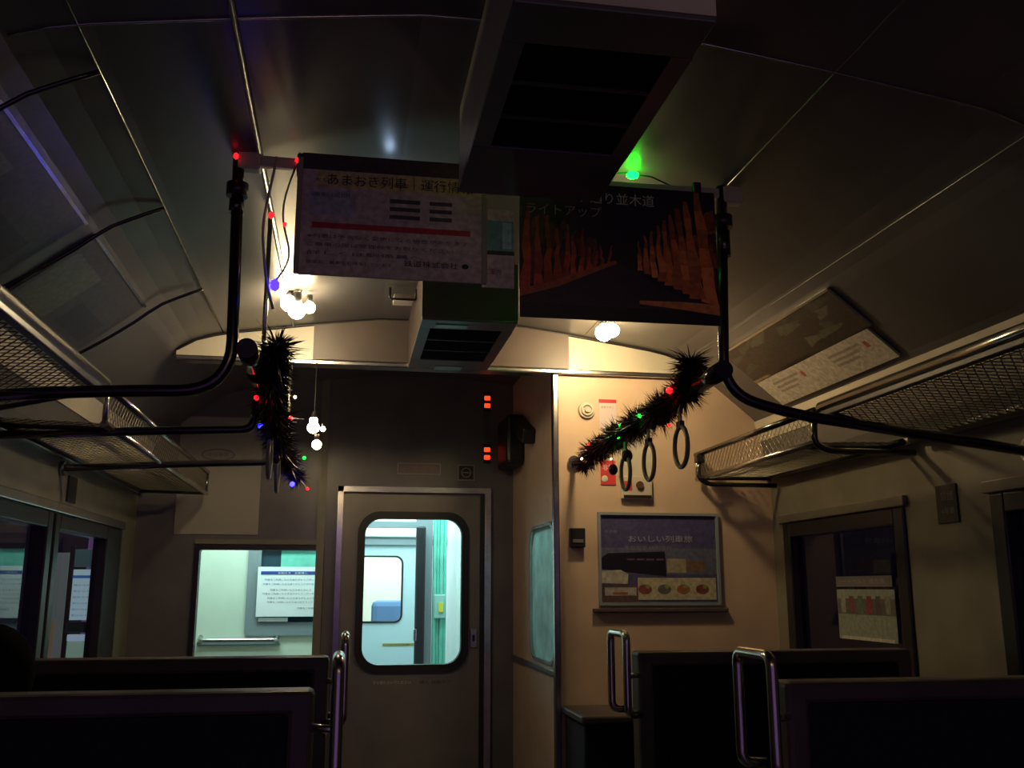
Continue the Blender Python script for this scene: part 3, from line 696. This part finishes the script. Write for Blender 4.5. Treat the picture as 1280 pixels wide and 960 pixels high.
tag(MB().box((1.205, YW-.006, 1.775), (1.37, YW, 2.02), .002).build('cover_panel', cream), 'flat cream cover panel on the wall above the alarm box', 'panel')
cs = thing('card_box', (1.0, YW, 1.45), 'small black box on the tan panel left of the framed poster', 'box')
MB().box((.975, YW-.03, 1.455), (1.043, YW, 1.54), .004).build('body', black, cs)
MB().box((.985, YW-.033, 1.475), (1.033, YW-.029, 1.49), .001).build('slot', inkg, cs)
fp = thing('framed_poster', (1.38, YW, 1.20), 'framed travel poster of a train with food pictures below, on the partition above the seats', 'poster')
FX0, FX1, FZ0, FZ1 = 1.105, 1.668, 1.205, 1.612
MB().ring_frame([(FX0+.012, FZ0+.012), (FX1-.012, FZ0+.012), (FX1-.012, FZ1-.012), (FX0+.012, FZ1-.012)], [(FX0, FZ0), (FX1, FZ0), (FX1, FZ1), (FX0, FZ1)], 'y', YW-.016, YW).build('frame', greyp, fp)
oF = (FX0+.012, YW-.005, FZ0+.012); w, h = FX1-FX0-.024, FZ1-FZ0-.024
a = MB()
quad(a, oF, nx, nzz, nz, 0, w, 0, h, (.07, .065, .16), .001)
quad(a, oF, nx, nzz, nz, 0, w, h*.32, h*.62, (.10, .11, .17), .0014)
poly(a, oF, nx, nzz, nz, [(0, h*.38), (.13, h*.34), (w*.56, h*.30), (w*.55, h*.58), (w*.3, h*.57), (w*.06, h*.56), (0, h*.5)], (.012, .010, .018), .0018)
for i in range(4): quad(a, oF, nx, nzz, nz, .12+i*.045, .155+i*.045, h*.48, h*.50, (.12, .08, .12), .0022)
quad(a, oF, nx, nzz, nz, w*.565, w*.73, h*.34, h*.50, (.30, .26, .18), .002); quad(a, oF, nx, nzz, nz, w*.73, w*.90, h*.36, h*.48, (.16, .10, .06), .002)
poly(a, oF, nx, nzz, nz, [(0, h*.22), (.12, h*.21), (.125, h*.32), (.09, h*.37), (0, h*.36)], (.42, .40, .34), .0022)
quad(a, oF, nx, nzz, nz, .0, .165, h*.0, h*.20, (.10, .06, .06), .0022); quad(a, oF, nx, nzz, nz, .015, .16, h*.08, h*.17, (.36, .35, .33), .0026); quad(a, oF, nx, nzz, nz, .05, .12, h*.09, h*.12, (.30, .10, .05), .003)
quad(a, oF, nx, nzz, nz, w*.31, w*.985, h*.03, h*.28, (.42, .38, .26), .0026)
for i, c in enumerate(((.22, .06, .06), (.12, .11, .10), (.28, .12, .05), (.20, .06, .04))):
    x = w*(.37+i*.165)
    poly(a, oF, nx, nzz, nz, [(x+.032*math.cos(q*PI/5), h*.15+.022*math.sin(q*PI/5)) for q in range(10)], c, .003)
    poly(a, oF, nx, nzz, nz, [(x+.012+.010*math.cos(q*PI/4), h*.18+.010*math.sin(q*PI/4)) for q in range(8)], (.25, .30, .06), .0034)
a.build('print', printm, fp)
lettering('おいしい列車旅', (FX0+.14, YW-.0092, FZ0+h*.72), nx, nzz, .30, .030, mat('ink_pale_blue', (.34, .33, .40), .6), fp)
lettering('季節限定 特別運行', (FX0+.12, YW-.0092, FZ0+h*.62), nx, nzz, .22, .022, mat('ink_mauve', (.20, .18, .24), .6), fp)
lettering('冬の旅', (FX0+.03, YW-.0092, FZ0+h*.82), nx, nzz, .06, .014, mat('ink_mauve', (.2, .2, .2)), fp)
MB().box((FX0-.03, YW-.022, FZ0-.03), (FX1+.03, YW-.001, FZ0-.012), .004).build('ledge', brown, fp)
# above the sliding door
YD = Y2-.001
sg = flat_sign('door_sign', .272, .515, 1.905, 1.968, 'faint framed strip sign above the sliding door', dwall, YD)
MB().ring_frame([(.276, 1.909), (.511, 1.909), (.511, 1.964), (.276, 1.964)], [(.272, 1.905), (.515, 1.905), (.515, 1.968), (.272, 1.968)], 'y', YD-.005, YD).build('border', mat('sign_border', (.28, .22, .22), .4), sg)
lettering('④ 禁煙車', (.29, YD-.0045, 1.916), nx, nzz, .20, .042, mat('faded_red', (.24, .10, .09), .5), sg)
sg = flat_sign('door_sticker', .612, .708, 1.875, 1.965, 'dark square no smoking sticker above the sliding door at right', inkb, YD)
MB().ring_frame([(.618, 1.881), (.702, 1.881), (.702, 1.959), (.618, 1.959)], [(.612, 1.875), (.708, 1.875), (.708, 1.965), (.612, 1.965)], 'y', YD-.005, YD).build('border', MATS['sign_border'], sg)
MB().tube([(.66+.026*math.cos(a_*PI/10), YD-.005, 1.92+.026*math.sin(a_*PI/10)) for a_ in range(20)], .003, 6, closed=True).build('ring_symbol', MATS['sign_border'], sg)
MB().box((.640, YD-.006, 1.917), (.680, YD-.004, 1.923)).build('bar_symbol', MATS['sign_border'], sg)
ov = thing('oval_sticker', (-.70, Y2-.009, 1.97), 'pale oval sticker on the light panel left of the door', 'sticker')
mb = MB(); mb.tube([(-.70+.085*math.cos(a_*PI/14), Y2-.012, 1.99+.03*math.sin(a_*PI/14)) for a_ in range(28)], .003, 6, closed=True); mb.build('rim', inkg, ov)
mb = MB(); mb.face([(-.70+.083*math.cos(a_*PI/14), Y2-.0105, 1.99+.028*math.sin(a_*PI/14)) for a_ in range(28)]); mb.build('face', paperd, ov)
lettering('車両番号', (-.755, Y2-.013, 1.98), nx, nzz, .11, .02, inkg, ov)
for z, lb in ((2.33, 'red twin patch standing in for a reflection high on the jamb above the sliding door'), (2.03, 'orange red twin patch standing in for a reflection on the jamb just above the sliding door')):
    t = thing('jamb_reflection', (.775, YD, z-.03), lb, 'reflection patch')  # glowing patches put in for red reflections on the jamb
    MB().box((.755, YD-.012, z-.055), (.80, YD, z+.055), .004).build('housing', darkm, t)  # dark backing of the added reflection patches
    for dz in (-.022, .022): MB().box((.76, YD-.020, z+dz-.013), (.795, YD-.011, z+dz+.013), .005).build('lens', redglow, t)
db = thing('shadow_box', (.87, 5.0, 1.93), 'dark box standing in for a shadow on the corridor side wall above the sliding door', 'box')  # black box and arm put in for a shadow patch on this wall
MB().box((.83, 5.02, 1.93), (.93, 5.34, 2.20), .02).build('housing', black, db)  # box standing in for the shadow
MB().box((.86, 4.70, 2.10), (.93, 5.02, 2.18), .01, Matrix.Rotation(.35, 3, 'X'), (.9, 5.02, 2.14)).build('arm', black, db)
# right pillar: black notice, painted window reflection
pn = thing('pillar_notice', (1.94, 2.87, 1.49), 'small dark notice with lettering on the pillar between the right windows', 'notice')
MB().box((1.934, 2.815, 1.488), (1.9395, 2.925, 1.612), .001).build('plate', inkb, pn)
lettering('禁煙', (1.9335, 2.90, 1.56), (0, -1, 0), nzz, .07, .03, inkg, pn)
lettering('4号車', (1.9335, 2.90, 1.515), (0, -1, 0), nzz, .07, .022, inkg, pn)
ws = thing('window_sticker', (1.94, 3.5, 1.09), 'pale printed sheet standing in for a reflection on the right window glass', 'sticker')  # printed sheet stands in for a reflection in the glass
MB().box((1.958, 3.26, 1.085), (1.960, 3.68, 1.275)).build('sheet', paperd, ws)
a = MB(); ow = (1.958, 3.68, 1.085); uy = (0, -1, 0); nn = (-1, 0, 0)
quad(a, ow, uy, nzz, nn, 0, .42, 0, .19, (.24, .27, .22), .0005); quad(a, ow, uy, nzz, nn, .0, .42, .095, .155, (.12, .10, .09), .001)
for i in range(6): quad(a, ow, uy, nzz, nn, .03+i*.065, .065+i*.065, .10, .165, ((.25, .28, .2), (.2, .06, .07), (.1, .16, .1), (.24, .05, .06), (.08, .08, .09), (.2, .2, .16))[i], .0015)
quad(a, ow, uy, nzz, nn, .02, .40, .0, .012, (.5, .48, .42), .0015)
a.build('print', printm, ws)
MB().box((1.957, 3.27, 1.285), (1.960, 3.68, 1.325)).build('upper_strip', inkg, ws)
lettering('シートベルト 優先席', (1.9565, 3.66, 1.297), uy, nzz, .34, .018, paperd, ws)
ls_ = MB().box((-1.0995, 4.06, 1.615), (-1.092, 4.18, 1.72), .002).build('pillar_plate', black); tag(ls_, 'small dark plate on the left window pillar under the rack', 'plate')


# ------------------------------------------------------------------ garlands
def garland(path, label, lights, baubles, hue, thick, n):
    c = path[0]; t = thing('tinsel_garland', c, label, 'garland')
    P = fillet(path, .12, 6); seg = [(P[i]-P[i-1]).length for i in range(1, len(P))]; L = sum(seg)
    def at(s):
        s *= L
        for i, l in enumerate(seg):
            if s <= l or i == len(seg)-1: return P[i].lerp(P[i+1], min(1, s/l)), (P[i+1]-P[i]).normalized()
            s -= l
    MB().tube(P, .008, 6).build('cord', black, t)
    mb = MB()
    for i in range(n):
        s = (i+random.random())/n; p, d_ = at(s)
        u = d_.orthogonal().normalized(); w_ = d_.cross(u); a_ = random.uniform(0, 2*PI)
        rad = (u*math.cos(a_)+w_*math.sin(a_)); l = thick*random.uniform(.35, 1.0)*(1+.30*math.sin(s*31)+.22*math.sin(s*71+1)) if i % 9 else thick*random.uniform(.7, 1.15)
        dirv = (rad+d_*random.uniform(-1.1, 1.1)).normalized(); side = dirv.cross(Vector((random.gauss(0, 1), random.gauss(0, 1), random.gauss(0, 1)))).normalized()*random.uniform(.0009, .0024)
        bend = Vector((random.gauss(0, 1), random.gauss(0, 1), random.gauss(0, 1)-1.2))*l*.10
        q0 = p+rad*.006; q1 = p+dirv*l*.55+bend*.4; q2 = p+dirv*l+bend
        mb.face([q0-side, q0+side, q1+side, q1-side]); mb.face([q1-side, q1+side, q2])
    o = mb.build('tinsel', mat('tinsel_'+hue, {'plum': (.035, .006, .016), 'green': (.006, .028, .018), 'mixed': (.025, .008, .018)}[hue], .28, metal=.55), t)
    o['kind'] = 'stuff'
    for (s, off, m_, r_) in lights:
        p, d_ = at(s); c_ = p+Vector(off); MB().ball(c_, r_, 1).build('fairy_light', m_, t)
    for (s, dz, r_) in baubles:
        p, d_ = at(s); c_ = p+Vector((0, -.01, dz)); bb = MB().ball(c_, r_, 3, (1, 1, 1.2)).build('bauble', mat('bauble_plum', (.05, .008, .012), .25), t)
        MB().tube([c_+Vector((0, 0, r_)), p], .0015, 5).build('thread', black, bb)
    return t
garland([(1.0, 2.66, 1.95), (1.0, 2.69, 1.87), (1.0, 3.0, 1.85), (1.0, 3.55, 1.845), (.99, 3.85, 1.825), (.98, 3.95, 1.79)],
        'dark plum and green tinsel garland wound along the right strap rail', [
        (.12, (-.05, -.05, .0), ledr, .011), (.42, (-.02, -.06, .01), ledG, .010), (.30, (.03, -.05, -.05), ledr, .006), (.60, (-.02, -.06, .015), ledg, .010), (.62, (-.02, -.06, -.025), ledG, .005),
        (.70, (-.02, -.05, .0), ledg, .009), (.92, (-.02, -.06, .03), ledr, .010), (.97, (-.03, -.06, .0), ledw, .006), (.80, (.02, -.06, -.06), ledw, .004)],
        [(.56, -.095, .020), (.70, -.12, .018)], 'plum', .066, 15000)
garland([(-.20, 2.60, 1.93), (-.225, 2.72, 1.87), (-.25, 3.2, 1.84), (-.255, 3.7, 1.80), (-.235, 4.0, 1.77), (-.20, 4.05, 1.72)],
        'dark plum and green tinsel garland wound along the left strap rail', [
        (.25, (-.04, -.06, -.02), ledr, .008), (.52, (.05, -.04, .02), ledr, .010), (.35, (.07, -.03, .03), ledw, .005), (.90, (-.01, -.07, .03), ledb, .012),
        (.97, (.0, -.07, -.06), ledb, .011), (.985, (.05, -.05, -.06), ledr, .006), (.82, (-.05, -.07, -.02), ledr, .007), (.93, (.06, -.04, .02), ledg, .007), (.55, (-.05, -.06, .0), ledb, .009)],
        [(.6, -.09, .016)], 'mixed', .066, 14000)

# ------------------------------------------------------------------ bulbs on cords
def string_light(cord, bulbs, label, m_=bulbm):
    t = thing('string_light', cord[0], label, 'string light')
    MB().tube(fillet(cord, .03), .003, 6).build('cord', black, t)
    for b, r_ in bulbs:
        s_ = MB().cyl((b[0], b[1], b[2]+r_*.8), (b[0], b[1], b[2]+r_*2.1), r_*.5, 10).build('socket', darkm, t)
        MB().ball(b, r_, 2).build('bulb', m_, t)
string_light([(1.05, 3.76, 2.42), (1.05, 3.76, 2.39), (1.01, 3.78, 2.385)], [((1.033, 3.76, 2.323), .036), ((1.073, 3.77, 2.338), .030)], 'pair of warm glowing bulbs at the ceiling just below the orange tree poster')
string_light([(-.20, 3.68, 2.42), (-.22, 3.68, 2.39), (-.25, 3.70, 2.40)], [((-.250, 3.68, 2.362), .032), ((-.218, 3.67, 2.332), .034), ((-.172, 3.69, 2.352), .024), ((-.262, 3.69, 2.39), .020)], 'cluster of warm glowing bulbs at the ceiling beside the left poster', bulbl)
string_light([(-.15, 4.12, 2.235), (-.15, 4.10, 2.0), (-.135, 4.10, 1.86)], [((-.152, 4.10, 1.945), .026), ((-.152, 4.10, 1.975), .018), ((-.112, 4.10, 1.94), .011), ((-.135, 4.10, 1.872), .021)], 'string of warm bulbs hanging below the header beam beside the left garland', bulbs_)
# string lights farther back in the car, behind the camera
string_light([(.0, -.5, 2.45), (.0, -.5, 2.36)], [((.0, -.5, 2.33), .022)], 'warm bulb hanging from the ceiling behind the viewpoint at left', bulbr)
string_light([(1.15, -.7, 2.41), (1.15, -.7, 2.33)], [((1.15, -.7, 2.30), .022)], 'warm bulb hanging from the ceiling behind the viewpoint at right', bulbr)
# coloured lamps
cg = thing('string_light', (.77, 2.47, 2.42), 'string light with a green glowing lamp at the ceiling above the orange tree poster and an added cyan bulb hidden behind the left poster', 'string light')
MB().ball((.770, 2.46, 2.432), .017, 1, (1.2, 1, .7)).build('bulb', ledG, cg); MB().ball((.10, 2.56, 2.395), .016, 1).build('bulb', ledc, cg); MB().tube(fillet([(.77, 2.47, 2.445), (.4, 2.55, 2.43), (.10, 2.56, 2.41)], .05), .0025, 5).build('cord', black, cg); MB().tube([(.77, 2.47, 2.44), (.83, 2.47, 2.435), (.9, 2.46, 2.40)], .0025, 5).build('cord', black, cg)  # cyan bulb added out of sight to brighten a patch of ceiling
cr = thing('string_light', (-.15, 2.43, 2.37), 'red and blue fairy lights on a thin cord hanging beside the left poster', 'string light')
MB().tube(fillet([(-.155, 2.425, 2.41), (-.20, 2.44, 2.25), (-.165, 2.44, 2.12), (-.205, 2.44, 2.05)], .06), .003, 6).build('cord', steel, cr)
for p, m_, r_ in (((-.162, 2.425, 2.388), ledd, .007), ((-.185, 2.435, 2.21), ledr, .005), ((-.222, 2.44, 2.235), ledd, .009), ((-.203, 2.44, 2.045), ledB, .014), ((-.318, 2.42, 2.385), ledd, .008)):
    MB().ball(p, r_, 1, (1, 1, 1.3)).build('bulb', m_, cr)
MB().tube(fillet([(-.215, 2.44, 2.40), (-.245, 2.44, 2.2), (-.225, 2.44, 2.05), (-.205, 2.44, 1.98)], .06), .004, 6).build('pale_cord', mat('clear_cord', (.5, .5, .5), .1), cr)

# ------------------------------------------------------------------ seats
def make_seat(x0, x1, y, zt, aisle, label, grp):
    t = thing('train_seat', ((x0+x1)/2, y, 0), label, 'seat', grp)
    fr = MB().ring_frame([(x0+.05, .38), (x1-.05, .38), (x1-.05, zt-.045), (x0+.05, zt-.045)], [(x0, .30), (x1, .30), (x1, zt), (x0, zt)], 'y', y-.03, y+.05)
    f_ = fr.build('backrest_shell', brown, t)
    bv = f_.modifiers.new('bevel', 'BEVEL'); bv.width = .012; bv.segments = 2
    MB().box((x0+.05, y-.022, .38), (x1-.05, y+.0, zt-.045)).build('back_panel', navy, t)
    mid = (x0+x1)/2
    MB().box((x0+.03, y+.04, .45), (x1-.03, y+.13, zt-.03), .035).build('backrest', navy, t)
    MB().box((x0+.02, y+.12, .32), (x1-.02, y+.56, .45), .04).build('seat', navy, t)
    MB().box((x0+.06, y+.10, .0), (x1-.06, y+.48, .32), .01).build('pedestal', darkm, t)
    xa = x1 if aisle > 0 else x0
    MB().box((xa-.025, y+.0, .56), (xa+.025, y+.45, .61), .015).build('armrest', brown, t)
    # grab handle on the aisle corner
    xh = xa+aisle*.045; z1, z0 = zt+.055, zt-.185
    MB().tube(fillet([(xa-aisle*.01, y+.12, z0), (xh, y+.12, z0), (xh, y+.12, z1), (xh, y-.06, z1), (xh, y-.06, z0), (xa-aisle*.01, y-.02, z0)], .03), .0125, 12).build('grab_handle', chrome, t)
    MB().tube([(xa-aisle*.02, y-.01, zt-.07), (xh, y-.06, zt-.07)], .008, 8).build('handle_stay', chrome, t)
    return t
G = 'navy train seats with brown shells'
make_seat(.93, 1.88, 2.02, 1.085, -1, 'nearest seat on the right with brown rimmed navy back', G)
make_seat(.91, 1.84, 3.02, 1.085, -1, 'second seat on the right, before the framed poster', G)
make_seat(-1.07, -.05, 2.02, 1.085, 1, 'nearest seat on the left, along the lower left corner', G)
make_seat(-1.07, -.035, 2.98, 1.085, 1, 'second seat on the left, below the lit cab window', G)
e = thing('bench_end', (1.05, 3.9, 0), 'low brown bench end panel at the foot of the partition beside the aisle', 'panel')
MB().box((.945, 3.84, 0), (1.20, 4.19, .76), .01).build('body', navy, e); MB().box((.93, 3.82, .76), (1.22, 4.195, .79), .008).build('top', brown, e)

# ------------------------------------------------------------------ seated person at the far left
pr = thing('person', (-.715, 2.40, 0), 'person with dark hair and dark coat seated at far left, seen from behind', 'person')
def skinned(name, verts, edges, radii, m_, parent, root=0):
    me = bpy.data.meshes.new(name); off = parent_world(parent)
    me.from_pydata([tuple(Vector(v)-off) for v in verts], edges, []); o = bpy.data.objects.new(name, me); COL.objects.link(o); o.parent = parent
    sk = o.modifiers.new('skin', 'SKIN'); sk.use_smooth_shade = True
    lay = me.skin_vertices[0] if me.skin_vertices else None
    for i, v in enumerate(lay.data): v.radius = (radii[i], radii[i]) if not isinstance(radii[i], tuple) else radii[i]; v.use_root = (i == root)
    sb = o.modifiers.new('sub', 'SUBSURF'); sb.levels = 2; sb.render_levels = 2
    me.materials.append(m_); return o
px, py = -.75, 2.30
V = [(px, py, .60), (px, py-.01, .72), (px, py-.01, .83), (px, py, .93), (px, py+.01, 1.00), (px, py+.03, 1.06), (px, py+.03, 1.10),
     (px-.16, py, .90), (px+.16, py, .90), (px-.19, py+.06, .68), (px+.19, py+.06, .68), (px-.13, py+.27, .62), (px+.13, py+.27, .62),
     (px-.09, py+.03, .56), (px+.09, py+.03, .56), (px-.10, py+.42, .54), (px+.10, py+.42, .54), (px-.10, py+.44, .10), (px+.10, py+.44, .10), (px-.10, py+.53, .045), (px+.10, py+.53, .045)]
Ed = [(0, 1), (1, 2), (2, 3), (3, 4), (4, 5), (5, 6), (3, 7), (3, 8), (7, 9), (8, 10), (9, 11), (10, 12), (0, 13), (0, 14), (13, 15), (14, 16), (15, 17), (16, 18), (17, 19), (18, 20)]
Rd = [.13, .13, .14, .11, .05, .075, .085, .06, .06, .045, .045, .03, .03, .085, .085, .06, .06, .04, .04, .035, .035]
skinned('body', V, Ed, Rd, skin, pr)
skinned('coat', V[:4]+[V[7], V[8], V[9], V[10], V[11], V[12]], [(0, 1), (1, 2), (2, 3), (3, 4), (3, 5), (4, 6), (5, 7), (6, 8), (7, 9)], [.15, .15, .16, .125, .078, .078, .06, .06, .042, .042], coatm, pr)
skinned('trousers', [V[0], V[13], V[14], V[15], V[16], V[17], V[18]], [(0, 1), (0, 2), (1, 3), (2, 4), (3, 5), (4, 6)], [.14, .10, .10, .075, .075, .055, .055], coatm, pr)
MB().ball((px, py+.02, 1.095), .098, 3, (.92, 1.05, 1.12)).build('hair', hairm, pr)
for s_ in (-1, 1):
    hnd = (px+s_*.13, py+.27, .62)
    mb = MB(); mb.ball((hnd[0], hnd[1]+.05, hnd[2]-.01), .04, 2, (.9, 1.1, .45))
    for q in range(4):
        x = hnd[0]+(q-1.5)*.019; l = (.062, .075, .07, .055)[q]
        mb.tube(fillet([(x, hnd[1]+.07, hnd[2]-.005), (x, hnd[1]+.07+l*.6, hnd[2]-.005), (x, hnd[1]+.07+l, hnd[2]-.03)], .015, 4), [.009]*7+[.008] if False else .0085, 8)
    mb.tube([(hnd[0]-s_*.03, hnd[1]+.03, hnd[2]), (hnd[0]-s_*.05, hnd[1]+.07, hnd[2]-.005), (hnd[0]-s_*.045, hnd[1]+.095, hnd[2]-.01)], [.011, .010, .008], 8)
    mb.build('hand', skin, pr)
